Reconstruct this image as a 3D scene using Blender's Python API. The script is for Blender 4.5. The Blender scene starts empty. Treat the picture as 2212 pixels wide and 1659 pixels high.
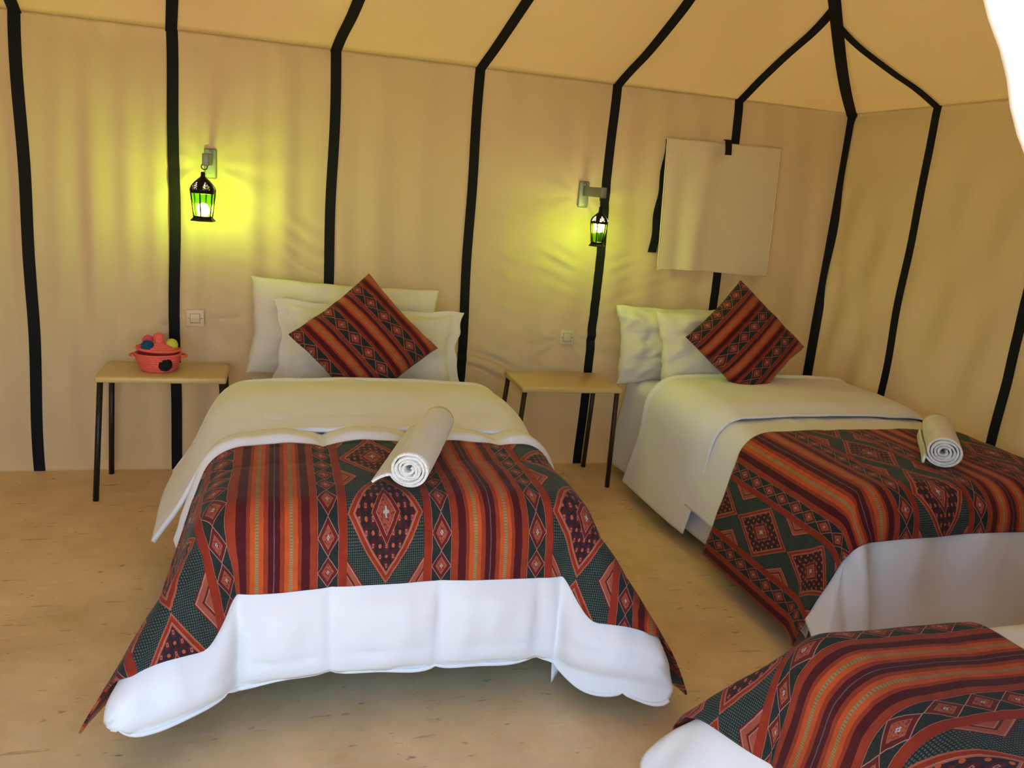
import bpy, bmesh, math, random
from math import sin, cos, pi, radians, hypot, atan2, sqrt, exp, floor
from mathutils import Vector, Matrix, noise

random.seed(4)
scene = bpy.context.scene
COL = scene.collection

# ------------------------------------------------------------------ camera
CAM_H = 1.5
PITCH, ROLL, YAW = radians(13.549), radians(4.787), radians(16.580)
fwd = Vector((sin(YAW)*cos(PITCH), cos(YAW)*cos(PITCH), -sin(PITCH)))
r0 = Vector((cos(YAW), -sin(YAW), 0)); u0 = r0.cross(fwd)
rgt = cos(ROLL)*r0 + sin(ROLL)*u0
upv = -sin(ROLL)*r0 + cos(ROLL)*u0
cam_data = bpy.data.cameras.new('camera')
cam_data.sensor_width = 36.0
cam_data.lens = 1775.58/2212*36.0
cam_data.clip_start = 0.02
cam = bpy.data.objects.new('camera', cam_data); COL.objects.link(cam)
M = Matrix((rgt, upv, -fwd)).transposed().to_4x4()
M.translation = (0, 0, CAM_H)
cam.matrix_world = M
scene.camera = cam

# ------------------------------------------------------------------ light
SKY_STRENGTH = 0.86
world = bpy.data.worlds.new('sky'); scene.world = world
world.use_nodes = True
wn = world.node_tree; wn.nodes.clear()
wo = wn.nodes.new('ShaderNodeOutputWorld'); wb = wn.nodes.new('ShaderNodeBackground')
sky = wn.nodes.new('ShaderNodeTexSky'); sky.sky_type = 'NISHITA'; sky.sun_disc = False
sky.sun_elevation = radians(76); sky.sun_rotation = radians(57); sky.air_density = 1.0; sky.dust_density = 0.6
wb.inputs['Strength'].default_value = SKY_STRENGTH
wn.links.new(sky.outputs[0], wb.inputs[0]); wn.links.new(wb.outputs[0], wo.inputs[0])

sun_d = bpy.data.lights.new('sun', 'SUN'); sun_d.energy = 32.0; sun_d.angle = radians(0.6); sun_d.color = (1.0, 0.95, 0.86)
sun = bpy.data.objects.new('sun', sun_d); COL.objects.link(sun)
sun_dir = Vector((0.20, 0.13, 0.97)).normalized()          # towards the sun
sun.rotation_euler = sun_dir.to_track_quat('Z', 'Y').to_euler()
sun.location = (3, 4, 8)

vs = scene.view_settings
vs.view_transform = 'Standard'; vs.look = 'None'; vs.gamma = 1.0; vs.use_curve_mapping = False
vs.exposure = 0.0
scene.cycles.use_denoising = True
scene.cycles.max_bounces = 8; scene.cycles.diffuse_bounces = 4; scene.cycles.transparent_max_bounces = 12
scene.cycles.sample_clamp_indirect = 6.0
scene.cycles.use_adaptive_sampling = True; scene.cycles.adaptive_threshold = 0.12; scene.cycles.adaptive_min_samples = 16

# ------------------------------------------------------------------ helpers
ORG = {}
def link(o, parent=None):
    COL.objects.link(o)
    if parent is not None:
        o.parent = parent
    return o
def tag(o, label=None, cat=None, group=None, kind=None):
    if label: o['label'] = label
    if cat: o['category'] = cat
    if group: o['group'] = group
    if kind: o['kind'] = kind
    return o
def root(name, loc, label=None, cat=None, group=None, kind=None):
    o = bpy.data.objects.new(name, None); o.empty_display_size = 0.1
    COL.objects.link(o); o.location = loc; ORG[o] = Vector(loc)
    return tag(o, label, cat, group, kind)
def build(name, verts, faces, mat, parent=None, base=None, smooth=True, uvs=None):
    """One mesh object; verts are world coordinates. base = own origin if top-level."""
    o_loc = ORG[parent] if parent is not None else Vector(base if base is not None else (0, 0, 0))
    me = bpy.data.meshes.new(name)
    me.from_pydata([tuple(Vector(v) - o_loc) for v in verts], [], faces)
    if uvs is not None:
        ul = me.uv_layers.new(name='UVMap')
        for l in me.loops:
            ul.data[l.index].uv = uvs[l.vertex_index]
    if smooth:
        me.polygons.foreach_set('use_smooth', [True]*len(me.polygons))
    me.update()
    o = bpy.data.objects.new(name, me)
    if mat is not None: me.materials.append(mat)
    link(o, parent); ORG[o] = Vector(o_loc)
    if parent is None: o.location = o_loc
    return o
def grid(fn, us, vs_, wrap_u=False):
    """verts, faces, uv from fn(u,v)->(x,y,z)"""
    nu, nv = len(us), len(vs_)
    V = [fn(u, v) for u in us for v in vs_]
    UV = [(u, v) for u in us for v in vs_]
    F = []
    for i in range(nu if wrap_u else nu-1):
        for j in range(nv-1):
            a = i*nv+j; b = ((i+1) % nu)*nv+j
            F.append((a, b, b+1, a+1))
    return V, F, UV
def lin(a, b, n): return [a+(b-a)*i/(n-1) for i in range(n)]
def solid(o, t, off=0.0):
    m = o.modifiers.new('thickness', 'SOLIDIFY'); m.thickness = t; m.offset = off; return m
def subsurf(o, n=1):
    m = o.modifiers.new('smooth', 'SUBSURF'); m.levels = n; m.render_levels = n; return m
def bevel(o, w, seg=2):
    m = o.modifiers.new('bevel', 'BEVEL'); m.width = w; m.segments = seg; m.limit_method = 'ANGLE'; return m
def box_vf(x0, x1, y0, y1, z0, z1):
    V = [(x, y, z) for x in (x0, x1) for y in (y0, y1) for z in (z0, z1)]
    F = [(0, 1, 3, 2), (4, 6, 7, 5), (0, 4, 5, 1), (2, 3, 7, 6), (0, 2, 6, 4), (1, 5, 7, 3)]
    return V, F
def tube_vf(path, rad, n=12, cap=True):
    path = [Vector(p) for p in path]; V = []; F = []
    R = rad if isinstance(rad, (list, tuple)) else [rad]*len(path)
    prev = None
    for i, p in enumerate(path):
        d = (path[min(i+1, len(path)-1)]-path[max(i-1, 0)]).normalized()
        if prev is None:
            a = d.orthogonal().normalized()
        else:
            a = (prev - d*prev.dot(d)).normalized()
        prev = a; b = d.cross(a)
        for k in range(n):
            t = 2*pi*k/n
            V.append(p+(a*cos(t)+b*sin(t))*R[i])
    for i in range(len(path)-1):
        for k in range(n):
            F.append((i*n+k, i*n+(k+1) % n, (i+1)*n+(k+1) % n, (i+1)*n+k))
    if cap:
        F.append(tuple(reversed(range(n)))); F.append(tuple(range((len(path)-1)*n, len(path)*n)))
    return V, F
def lathe_vf(prof, c, n=32, sx=1.0, sy=1.0, rot=0.0):
    V = []; F = []
    for (r, z) in prof:
        for k in range(n):
            t = 2*pi*k/n+rot
            V.append((c[0]+r*cos(t)*sx, c[1]+r*sin(t)*sy, c[2]+z))
    for i in range(len(prof)-1):
        for k in range(n):
            F.append((i*n+k, i*n+(k+1) % n, (i+1)*n+(k+1) % n, (i+1)*n+k))
    F.append(tuple(reversed(range(n)))); F.append(tuple(range((len(prof)-1)*n, len(prof)*n)))
    return V, F
def nz(x, y, z=0.0): return noise.noise(Vector((x, y, z)))
def sstep(a, b, x):
    t = max(0.0, min(1.0, (x-a)/(b-a))); return t*t*(3-2*t)

# ------------------------------------------------------------------ materials
def lc(r, g, b):
    f = lambda c: (c/255/12.92) if c <= 10 else ((c/255+0.055)/1.055)**2.4
    return (f(r), f(g), f(b), 1.0)
class X:
    """tiny expression layer over shader math nodes"""
    def __init__(s, nt, v): s.nt = nt; s.v = v
    def _put(s, sock, v):
        if isinstance(v, X): v = v.v
        if isinstance(v, (int, float)): sock.default_value = v
        else: s.nt.links.new(v, sock)
    def op(s, o, *a):
        n = s.nt.nodes.new('ShaderNodeMath'); n.operation = o
        s._put(n.inputs[0], s)
        for i, k in enumerate(a): s._put(n.inputs[i+1], k)
        return X(s.nt, n.outputs[0])
    def __add__(s, o): return s.op('ADD', o)
    def __sub__(s, o): return s.op('SUBTRACT', o)
    def __mul__(s, o): return s.op('MULTIPLY', o)
    def __truediv__(s, o): return s.op('DIVIDE', o)
    def abs(s): return s.op('ABSOLUTE')
    def frac(s): return s.op('FRACT')
    def lt(s, o): return s.op('LESS_THAN', o)
    def gt(s, o): return s.op('GREATER_THAN', o)
    def min(s, o): return s.op('MINIMUM', o)
    def max(s, o): return s.op('MAXIMUM', o)
    def between(s, a, b): return s.gt(a)*s.lt(b)
def mixc(nt, a, b, f):
    n = nt.nodes.new('ShaderNodeMix'); n.data_type = 'RGBA'; n.blend_type = 'MIX'
    for k, v in ((6, a), (7, b)):
        if isinstance(v, tuple): n.inputs[k].default_value = v
        else: nt.links.new(v, n.inputs[k])
    fv = f.v if isinstance(f, X) else f
    if isinstance(fv, (int, float)): n.inputs[0].default_value = fv
    else: nt.links.new(fv, n.inputs[0])
    return n.outputs[2]
def new_mat(name):
    m = bpy.data.materials.new(name); m.use_nodes = True
    nt = m.node_tree
    b = nt.nodes['Principled BSDF']
    return m, nt, b
def tex_noise(nt, coord, scale, detail=3.0, rough=0.55):
    n = nt.nodes.new('ShaderNodeTexNoise'); n.inputs['Scale'].default_value = scale
    n.inputs['Detail'].default_value = detail; n.inputs['Roughness'].default_value = rough
    if coord is not None: nt.links.new(coord, n.inputs['Vector'])
    return n
def coords(nt, kind='Object', scale=None, rot=None):
    t = nt.nodes.new('ShaderNodeTexCoord'); s = t.outputs[kind]
    if scale or rot:
        mp = nt.nodes.new('ShaderNodeMapping')
        if scale: mp.inputs['Scale'].default_value = scale
        if rot: mp.inputs['Rotation'].default_value = rot
        nt.links.new(s, mp.inputs['Vector']); s = mp.outputs[0]
    return s
def add_bump(nt, bsdf, h, strength, dist=0.01):
    b = nt.nodes.new('ShaderNodeBump'); b.inputs['Strength'].default_value = strength; b.inputs['Distance'].default_value = dist
    nt.links.new(h, b.inputs['Height']); nt.links.new(b.outputs[0], bsdf.inputs['Normal']); return b
def simple(name, col, rough=0.6, metal=0.0, nscale=40.0, namt=0.12, bump=0.15, spec=0.4, sheen=0.0):
    m, nt, b = new_mat(name)
    co = coords(nt)
    n = tex_noise(nt, co, nscale)
    c2 = tuple(max(0.0, c*(1-2*namt)) for c in col[:3])+(1.0,)
    c1 = tuple(min(1.0, c*(1+namt)) for c in col[:3])+(1.0,)
    nt.links.new(mixc(nt, c2, c1, X(nt, n.outputs['Fac'])), b.inputs['Base Color'])
    b.inputs['Roughness'].default_value = rough; b.inputs['Metallic'].default_value = metal
    b.inputs['Specular IOR Level'].default_value = spec
    if sheen: b.inputs['Sheen Weight'].default_value = sheen
    if bump: add_bump(nt, b, n.outputs['Fac'], bump, 0.004)
    return m

def canvas_material():
    m, nt, b = new_mat('tent_canvas')
    nt.nodes.remove(b); out = nt.nodes['Material Output']
    co = coords(nt)
    n1 = tex_noise(nt, co, 1.7, 2); n2 = tex_noise(nt, co, 380.0, 0)
    col = mixc(nt, (0.455, 0.38, 0.25, 1), (0.545, 0.465, 0.315, 1), X(nt, n1.outputs['Fac']))
    col = mixc(nt, col, (0.42, 0.32, 0.2, 1), (X(nt, n2.outputs['Fac'])-0.5).max(0.0)*0.9)
    d = nt.nodes.new('ShaderNodeBsdfDiffuse'); t = nt.nodes.new('ShaderNodeBsdfTranslucent')
    nt.links.new(col, d.inputs['Color']); t.inputs['Color'].default_value = (0.84, 0.63, 0.31, 1)
    mx = nt.nodes.new('ShaderNodeMixShader'); mx.inputs[0].default_value = 0.16
    nt.links.new(d.outputs[0], mx.inputs[1]); nt.links.new(t.outputs[0], mx.inputs[2]); nt.links.new(mx.outputs[0], out.inputs['Surface'])
    return m
def linen_material(name, col, bump=0.25, scale=9.0):
    m, nt, b = new_mat(name)
    co = coords(nt)
    n = tex_noise(nt, co, 420.0, 0); w = tex_noise(nt, co, scale, 2, 0.6)
    nt.links.new(mixc(nt, tuple(c*0.95 for c in col[:3])+(1,), col, X(nt, n.outputs['Fac'])), b.inputs['Base Color'])
    b.inputs['Roughness'].default_value = 0.85; b.inputs['Specular IOR Level'].default_value = 0.2
    b.inputs['Sheen Weight'].default_value = 0.05
    h = X(nt, n.outputs['Fac'])*0.05+X(nt, w.outputs['Fac'])
    add_bump(nt, b, h.v, bump, 0.012)
    return m
def floor_material():
    m, nt, b = new_mat('plaster_floor')
    co = coords(nt)
    big = tex_noise(nt, co, 2.6, 5, 0.65)
    mid = tex_noise(nt, coords(nt, scale=(3, 14, 1), rot=(0, 0, radians(-18))), 2.2, 5, 0.65)
    fine = tex_noise(nt, coords(nt, scale=(1.5, 13, 1), rot=(0, 0, radians(-12))), 2.3, 4.0, 0.62)
    col = mixc(nt, (0.60, 0.405, 0.175, 1), (0.93, 0.675, 0.37, 1), ((X(nt, big.outputs['Fac'])-0.28)*2.2).max(0.0).min(1.0))
    col = mixc(nt, col, (0.74, 0.57, 0.37, 1), (X(nt, mid.outputs['Fac'])-0.48).max(0.0)*2.2)
    # dark reddish drag marks
    dark = (X(nt, fine.outputs['Fac'])-0.63).max(0.0)*6.0
    col = mixc(nt, col, (0.17, 0.062, 0.045, 1), dark.min(0.75))
    sp = tex_noise(nt, coords(nt, scale=(4, 9, 1), rot=(0, 0, radians(-24))), 4.0, 2, 0.6)
    col = mixc(nt, col, (0.20, 0.12, 0.07, 1), ((X(nt, sp.outputs['Fac'])-0.66).max(0.0)*7.0).min(0.7))
    nt.links.new(col, b.inputs['Base Color'])
    b.inputs['Roughness'].default_value = 0.62; b.inputs['Specular IOR Level'].default_value = 0.35
    return m
# colours of the woven fabric
MAROON = lc(78, 22, 28); RUST = lc(146, 56, 34); ORANGE = lc(190, 84, 40); OLIVE = lc(158, 128, 84); REDS = lc(144, 48, 30)
GREENBLK = lc(36, 42, 40); SALMON = lc(166, 92, 68); PINK = lc(170, 122, 108); DKRED = lc(98, 34, 32); INNER = lc(160, 80, 60)
GREY = lc(176, 178, 178); GREYLN = lc(104, 88, 86); CHECK = lc(92, 108, 100); DOTOR = lc(186, 84, 52)
def weave_material(name, variant):
    m, nt, b = new_mat(name)
    uvn = nt.nodes.new('ShaderNodeTexCoord'); sp = nt.nodes.new('ShaderNodeSeparateXYZ')
    # little irregularity of the weave
    wob = tex_noise(nt, uvn.outputs['UV'], 38.0, 2)
    nt.links.new(uvn.outputs['UV'], sp.inputs[0])
    wb_ = (X(nt, wob.outputs['Fac'])-0.5)
    u = X(nt, sp.outputs[0])+wb_*0.004; v = X(nt, sp.outputs[1])+wb_*0.004
    PV = 0.084
    if variant == 'runner':
        P, HS, BW = 0.585, 0.111, 0.055
        c = ((u/P+0.5).frac()-0.5).abs()*P
        w = (c-HS)/BW
        f = c/HS
        col = REDS
        stripes = [(0, .012, GREYLN), (.012, .135, MAROON), (.135, .24, RUST), (.24, .35, ORANGE), (.35, .43, OLIVE), (.43, .545, ORANGE),
                   (.545, .63, RUST), (.63, .825, MAROON), (.825, .97, RUST)]
    else:
        P, HS, BW = 0.166, 0.053, 0.060
        c = ((u/P+0.5).frac()-0.5).abs()*P
        cs = ((u/P+0.5).frac()-0.5)*P
        w = (c-HS)/BW
        f = (cs/HS+1.0)*0.5
        col = REDS
        stripes = [(.0, .12, REDS), (.12, .30, MAROON), (.30, .37, RUST), (.37, .48, ORANGE), (.48, .55, OLIVE), (.55, .66, ORANGE), (.66, .72, RUST),
                   (.72, .84, MAROON), (.84, .87, GREYLN), (.87, 1.0, REDS)]
    blot = tex_noise(nt, uvn.outputs['UV'], 26.0, 3)
    for a0, a1, cc in stripes:
        col = mixc(nt, col, cc, f.between(a0, a1))
    # olive cord: short stitches
    if variant == 'runner':
        st = f.between(.355, .425)*((v/0.006).frac().lt(0.35))
    else:
        st = f.between(.485, .545)*((v/0.006).frac().lt(0.35))
    col = mixc(nt, col, lc(112, 96, 66), st*0.8)
    # small diamond band
    if variant == 'runner':
        band = w.between(0.0, 1.0); wl = (w-0.5).abs()*2.0
    else:
        band = c.gt(HS); wl = ((c*-1.0)+P/2)/(P/2-HS)      # 0 at band centre
    fv = ((v/PV).frac()-0.5).abs()*2.0
    d = wl+fv
    nz_ = tex_noise(nt, uvn.outputs['UV'], 240.0, 2)
    small = mixc(nt, GREENBLK, lc(54, 62, 58), (X(nt, nz_.outputs['Fac'])-0.45).max(0.0)*2.5)
    small = mixc(nt, small, PINK, d.lt(1.02)); small = mixc(nt, small, DKRED, d.lt(0.94)); small = mixc(nt, small, SALMON, d.lt(0.60))
    ip = tex_noise(nt, uvn.outputs['UV'], 190.0, 1)
    inn = mixc(nt, INNER, DKRED, ((X(nt, ip.outputs['Fac'])-0.5)*6.0).max(0.0).min(0.9))
    small = mixc(nt, small, inn, d.lt(0.54))
    star = (wl.lt(0.045)*fv.lt(0.13)).max(wl.lt(0.15)*fv.lt(0.035)).max(d.lt(0.12))
    small = mixc(nt, small, GREY, star); small = mixc(nt, small, GREENBLK, d.lt(0.05))
    small = mixc(nt, small, PINK, wl.gt(0.965))
    col = mixc(nt, col, small, band)
    if variant == 'runner':
        # large diamond panel
        B0 = 0.1885; PB = PV*4
        wb2 = (c-B0)/(P/2-B0)                    # 0 edge .. 1 panel centre
        panel = wb2.gt(0.0)
        wl2 = (wb2*-1.0)+1.0
        ph = (v/PB).frac()
        fv2 = (ph-0.5).abs()*2.0
        D = wl2+fv2
        ck = ((u/0.0055).frac().lt(0.55))*((v/0.0065).frac().lt(0.55))
        big = mixc(nt, GREENBLK, CHECK, ck*0.75)
        # stepped triangles on the panel edge between the diamonds
        T = wb2/0.44+((fv2*-1.0)+1.0)/0.46
        big = mixc(nt, big, DKRED, T.lt(1.0)); big = mixc(nt, big, PINK, T.lt(0.90)); big = mixc(nt, big, INNER, T.lt(0.82))
        big = mixc(nt, big, DKRED, T.between(0.40, 0.52)); big = mixc(nt, big, PINK, T.between(0.34, 0.40))
        big = mixc(nt, big, SALMON, D.lt(0.99)); big = mixc(nt, big, REDS, D.lt(0.945)); big = mixc(nt, big, PINK, D.lt(0.845)); big = mixc(nt, big, SALMON, D.lt(0.825))
        field = mixc(nt, lc(38, 36, 40), lc(70, 34, 36), ((X(nt, ip.outputs['Fac'])-0.48)*5.0).max(0.0).min(1.0))
        cu, cv = 0.036, 0.052
        def lattice(du, dv):
            gu = (((c*-1.0)+P/2+du)/cu).frac()-0.5; gv = ((v+dv)/cv).frac()-0.5
            return gu.abs()*cu, gv.abs()*cv
        for du, dv in ((0.0, 0.0), (cu/2, cv/2)):
            gu, gv = lattice(du, dv)
            field = mixc(nt, field, lc(92, 26, 32), (gu/0.0085+gv/0.0165).lt(1.0).max(gu.lt(0.0055)*gv.lt(0.011)))
            field = mixc(nt, field, PINK, gu.lt(0.0026)*gv.lt(0.0052)); field = mixc(nt, field, lc(92, 26, 32), gu.lt(0.0011)*gv.lt(0.003))
            gu, gv = lattice(du+cu/2, dv)
            field = mixc(nt, field, DOTOR, (gu*gu+gv*gv*0.7).lt(0.0000165))
        big = mixc(nt, big, field, D.lt(0.785))
        big = mixc(nt, big, SALMON, D.lt(0.385)); big = mixc(nt, big, lc(104, 30, 34), D.lt(0.36)); big = mixc(nt, big, PINK, D.lt(0.265))
        big = mixc(nt, big, inn, D.lt(0.245))
        s2 = (wl2.lt(0.02)*fv2.lt(0.07)).max(wl2.lt(0.08)*fv2.lt(0.018)).max(D.lt(0.06))
        big = mixc(nt, big, GREY, s2)
        col = mixc(nt, col, big, panel)
    # worn pile: slow colour drift
    dr = nt.nodes.new('ShaderNodeMix'); dr.data_type = 'RGBA'; dr.blend_type = 'MULTIPLY'; dr.inputs[0].default_value = 1.0
    nt.links.new(col, dr.inputs[6])
    kk = 1.0 if variant == 'runner' else 0.8
    sh = mixc(nt, (0.55*kk, 0.55*kk, 0.55*kk, 1), (1.2*kk, 1.2*kk, 1.2*kk, 1), X(nt, blot.outputs['Fac']))
    nt.links.new(sh, dr.inputs[7])
    nt.links.new(dr.outputs[2], b.inputs['Base Color'])
    b.inputs['Roughness'].default_value = 0.9; b.inputs['Specular IOR Level'].default_value = 0.15
    b.inputs['Sheen Weight'].default_value = 0.08; b.inputs['Sheen Roughness'].default_value = 0.5
    add_bump(nt, b, nz_.outputs['Fac'], 0.25, 0.002)
    return m
def glass_material():
    m, nt, b = new_mat('green_glass')
    nt.nodes.remove(b); out = nt.nodes['Material Output']
    n = tex_noise(nt, coords(nt), 45.0, 3)
    tr = nt.nodes.new('ShaderNodeBsdfTransparent'); tl = nt.nodes.new('ShaderNodeBsdfTranslucent'); gl = nt.nodes.new('ShaderNodeBsdfGlossy')
    nt.links.new(mixc(nt, (0.42, 0.78, 0.025, 1), (0.52, 0.88, 0.04, 1), X(nt, n.outputs['Fac'])), tr.inputs['Color'])
    tl.inputs['Color'].default_value = (0.10, 0.42, 0.02, 1); gl.inputs['Roughness'].default_value = 0.08
    a = nt.nodes.new('ShaderNodeMixShader'); a.inputs[0].default_value = 0.004
    nt.links.new(tr.outputs[0], a.inputs[1]); nt.links.new(tl.outputs[0], a.inputs[2])
    c = nt.nodes.new('ShaderNodeMixShader'); c.inputs[0].default_value = 0.05
    nt.links.new(a.outputs[0], c.inputs[1]); nt.links.new(gl.outputs[0], c.inputs[2]); nt.links.new(c.outputs[0], out.inputs['Surface'])
    return m
def bulb_material(power):
    m, nt, b = new_mat('lit_bulb')
    nt.nodes.remove(b); out = nt.nodes['Material Output']
    e = nt.nodes.new('ShaderNodeEmission'); e.inputs['Color'].default_value = (1, 0.86, 0.55, 1); e.inputs['Strength'].default_value = power
    nt.links.new(e.outputs[0], out.inputs['Surface']); return m
def coil_material():
    m, nt, b = new_mat('coral_raffia')
    co = coords(nt); n = tex_noise(nt, co, 160.0, 3)
    n2 = tex_noise(nt, coords(nt, scale=(1, 1, 0.25)), 330.0, 1)
    nt.links.new(mixc(nt, lc(205, 62, 55), lc(250, 120, 100), X(nt, n2.outputs['Fac'])), b.inputs['Base Color'])
    b.inputs['Roughness'].default_value = 0.75
    add_bump(nt, b, n.outputs['Fac'], 0.5, 0.004); return m

MAT = dict(
    canvas=canvas_material(), floor=floor_material(),
    sand=simple('desert_sand', (0.38, 0.28, 0.18, 1), 0.95, nscale=3, namt=0.15),
    strap=simple('black_webbing', lc(20, 22, 24), 0.85, nscale=260, namt=0.2, bump=0.3, spec=0.2),
    linen=linen_material('white_linen', (0.80, 0.79, 0.78, 1), 0.22, 8),
    sheet=linen_material('white_sheet', (0.78, 0.78, 0.80, 1), 0.2, 6),
    pillow=linen_material('white_pillow_cotton', (0.66, 0.60, 0.50, 1), 0.35, 12),
    quilt=linen_material('white_quilt_cotton', (0.80, 0.80, 0.81, 1), 0.32, 14),
    terry=linen_material('white_terry', (0.80, 0.79, 0.77, 1), 0.5, 160),
    cream_terry=linen_material('cream_terry', (0.64, 0.54, 0.37, 1), 0.25, 220),
    runner=weave_material('woven_kilim_runner', 'runner'), cushion=weave_material('woven_kilim_cushion', 'cushion'),
    wood=simple('cream_laminate', lc(205, 178, 112), 0.28, nscale=120, namt=0.05, bump=0.05, spec=0.5),
    steel=simple('dark_steel', lc(58, 56, 54), 0.42, metal=0.75, nscale=60, namt=0.2, bump=0.05),
    rust_steel=simple('brown_steel', lc(72, 58, 48), 0.5, metal=0.6, nscale=50, namt=0.25, bump=0.08),
    black_iron=simple('black_iron', lc(26, 22, 18), 0.45, metal=0.6, nscale=70, namt=0.2),
    grey_metal=simple('grey_painted_metal', lc(120, 124, 118), 0.45, metal=0.3, nscale=70, namt=0.1, bump=0.05),
    glass=glass_material(),
    plastic=simple('ivory_plastic', lc(206, 186, 150), 0.4, nscale=30, namt=0.03, bump=0.0),
    dark_plastic=simple('dark_screw', lc(50, 44, 38), 0.5),
    coral=coil_material(),
    pom_blue=simple('blue_wool', lc(18, 78, 112), 0.95, nscale=220, namt=0.3, bump=0.9),
    pom_lime=simple('lime_wool', lc(200, 204, 70), 0.95, nscale=220, namt=0.15, bump=0.9),
    pom_pink=simple('pink_wool', lc(232, 90, 104), 0.95, nscale=220, namt=0.15, bump=0.9),
    pom_black=simple('black_wool', lc(18, 18, 22), 0.95, nscale=220, namt=0.3, bump=0.9),
    bedwood=simple('bed_base_wood', lc(92, 70, 50), 0.7, nscale=30, namt=0.2),
    label_red=simple('red_cloth_tag', lc(170, 30, 30), 0.8),
)

# ------------------------------------------------------------------ the tent
YB, XR, XL, YF, ZE = 4.137, 3.080, -2.46, 0.30, 2.04
SLOPE = 0.50
BACK_STRAPS = [-1.762, -1.062, -0.456, 0.250, 0.938, 1.657, 2.362]
RIGHT_STRAPS = [3.500, 2.775, 2.06, 1.36]
OUTLETS = [(-0.368, 0.764), (1.518, 0.726)]
BRACKETS = [(-0.296, 1.484), (1.527, 1.484)]
TIE = (2.29, 1.80)
def wall_disp(x, z):
    """how far the back canvas stands into the room"""
    d = 0.014*nz(x*0.9, z*0.35, 3.1)
    left = sstep(0.6, -0.6, x)
    env = 0.5+0.5*sin(pi*min(1, max(0, z/ZE)))
    d += left*0.014*sin(2*pi*x/0.135+1.6*nz(x*1.1, z*0.5, 7))*env*(0.5+0.9*abs(nz(x*2, 0.3, 2)))
    d += 0.0055*sin(2*pi*x/0.21+2.0*nz(x*2.1, z*0.8, 5))*env
    for k, (xo, zo) in enumerate(OUTLETS):
        dx, dz = x-xo, z-zo
        r = hypot(dx, dz); th = atan2(dz, dx)
        fall = exp(-r/0.30)*sstep(0.02, 0.10, r)
        d += 0.010*fall*sin(9*th+5.0*nz(th*1.3+k*3, r*3.0, k))*(0.12+0.88*cos(th)**2)
        d -= 0.010*exp(-(r/0.09)**2)
    for k, (xo, zo) in enumerate(BRACKETS):
        dx, dz = x-xo, z-zo
        r = hypot(dx, dz); th = atan2(dz, dx)
        fall = exp(-r/0.26)*sstep(0.03, 0.12, r)
        d += 0.008*fall*sin(9*th+2.5*nz(th*1.1, r*2.0, k+4))*(0.4+0.6*(sin(th) < 0.3))
    # slack diagonal creases between lamps and beds
    for cx, cz, sg in ((0.0, 1.02, -1), (1.35, 1.05, -1), (1.95, 1.0, 1), (1.15, 0.55, -1)):
        g = exp(-((x-cx)/0.30)**2-((z-cz)/0.22)**2)
        q = (z-cz)*0.94-sg*(x-cx)*0.34
        d += 0.013*g*(0.15+1.3*abs(nz(x*3.1, z*6.0, 4)))*sin(2*pi*q/0.08+5.0*nz(x*2.6, z*2.6, 9))
    return d*sstep(0.0, 0.05, z)*sstep(ZE+0.001, ZE-0.06, z)
def right_disp(y, z):
    env = sin(pi*min(1, max(0, z/ZE)))
    return (0.016*nz(y*0.9, z*0.4, 13)+0.007*sin(2*pi*y/0.26+2*nz(y*1.5, z*0.5, 17))*env+0.006*sin(2*pi*(y+z*0.5)/0.33+1)*env)*sstep(0, 0.05, z)*sstep(ZE+0.001, ZE-0.06, z)
def eave_z(x): return ZE

wall_back = root('wall_back', (0.3, YB, 0), 'cream canvas back wall of the tent with black seam straps', kind='structure')
wall_right = root('wall_right', (XR, 2.3, 0), 'cream canvas side wall of the tent by the far bed', kind='structure')
wall_left = root('wall_left', (XL, 2.3, 0), 'cream canvas side wall of the tent near the small table', kind='structure')
wall_front = root('wall_front', (0.3, YF, 0), 'canvas front wall of the tent around the entrance', kind='structure')
ceiling = root('ceiling', (0.3, 2.3, ZE), 'sloping cream canvas roof of the tent with black seam straps', kind='structure')

def xwob(x0, z): return 0.004*sin(z*3.1+x0*7)+0.003*sin(z*7.7+x0*3)
edges = [XL]+BACK_STRAPS+[XR]
for a, b in zip(edges[:-1], edges[1:]):
    n = max(8, int((b-a)/0.0125))
    us = lin(a, b, n+1); vz = lin(0.0, ZE, 165)
    V, F, UV = grid(lambda x, z: (x, YB-wall_disp(x, z), z), us, vz)
    o = build('canvas_panel', V, F, MAT['canvas'], wall_back); solid(o, 0.003, 1)
def strap_mesh(name, centre, side, normal, parent, w=0.0242, off=0.004, th=0.004):
    """ribbon along a list of centre points; side/normal lists"""
    V = []; F = []
    for c, s, n in zip(centre, side, normal):
        c, s, n = Vector(c), Vector(s), Vector(n)
        for k, h in ((-1, off), (-1, off+th), (1, off+th), (1, off)):
            V.append(c+s*(w*k)+n*h)
    m = len(centre)
    for i in range(m-1):
        for k in range(4):
            a = i*4+k; b = i*4+(k+1) % 4
            F.append((a, b, b+4, a+4))
    F.append((3, 2, 1, 0)); F.append(tuple((m-1)*4+k for k in range(4)))
    return build(name, V, F, MAT['strap'], parent, smooth=False)
for x0 in BACK_STRAPS:
    zs = lin(0.004, ZE, 70)
    strap_mesh('seam_strap', [(x0+xwob(x0, z), YB-max(wall_disp(x0-0.03, z), wall_disp(x0, z), wall_disp(x0+0.03, z)), z) for z in zs],
               [(1, 0, 0)]*70, [(0, -1, 0)]*70, wall_back)
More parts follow.
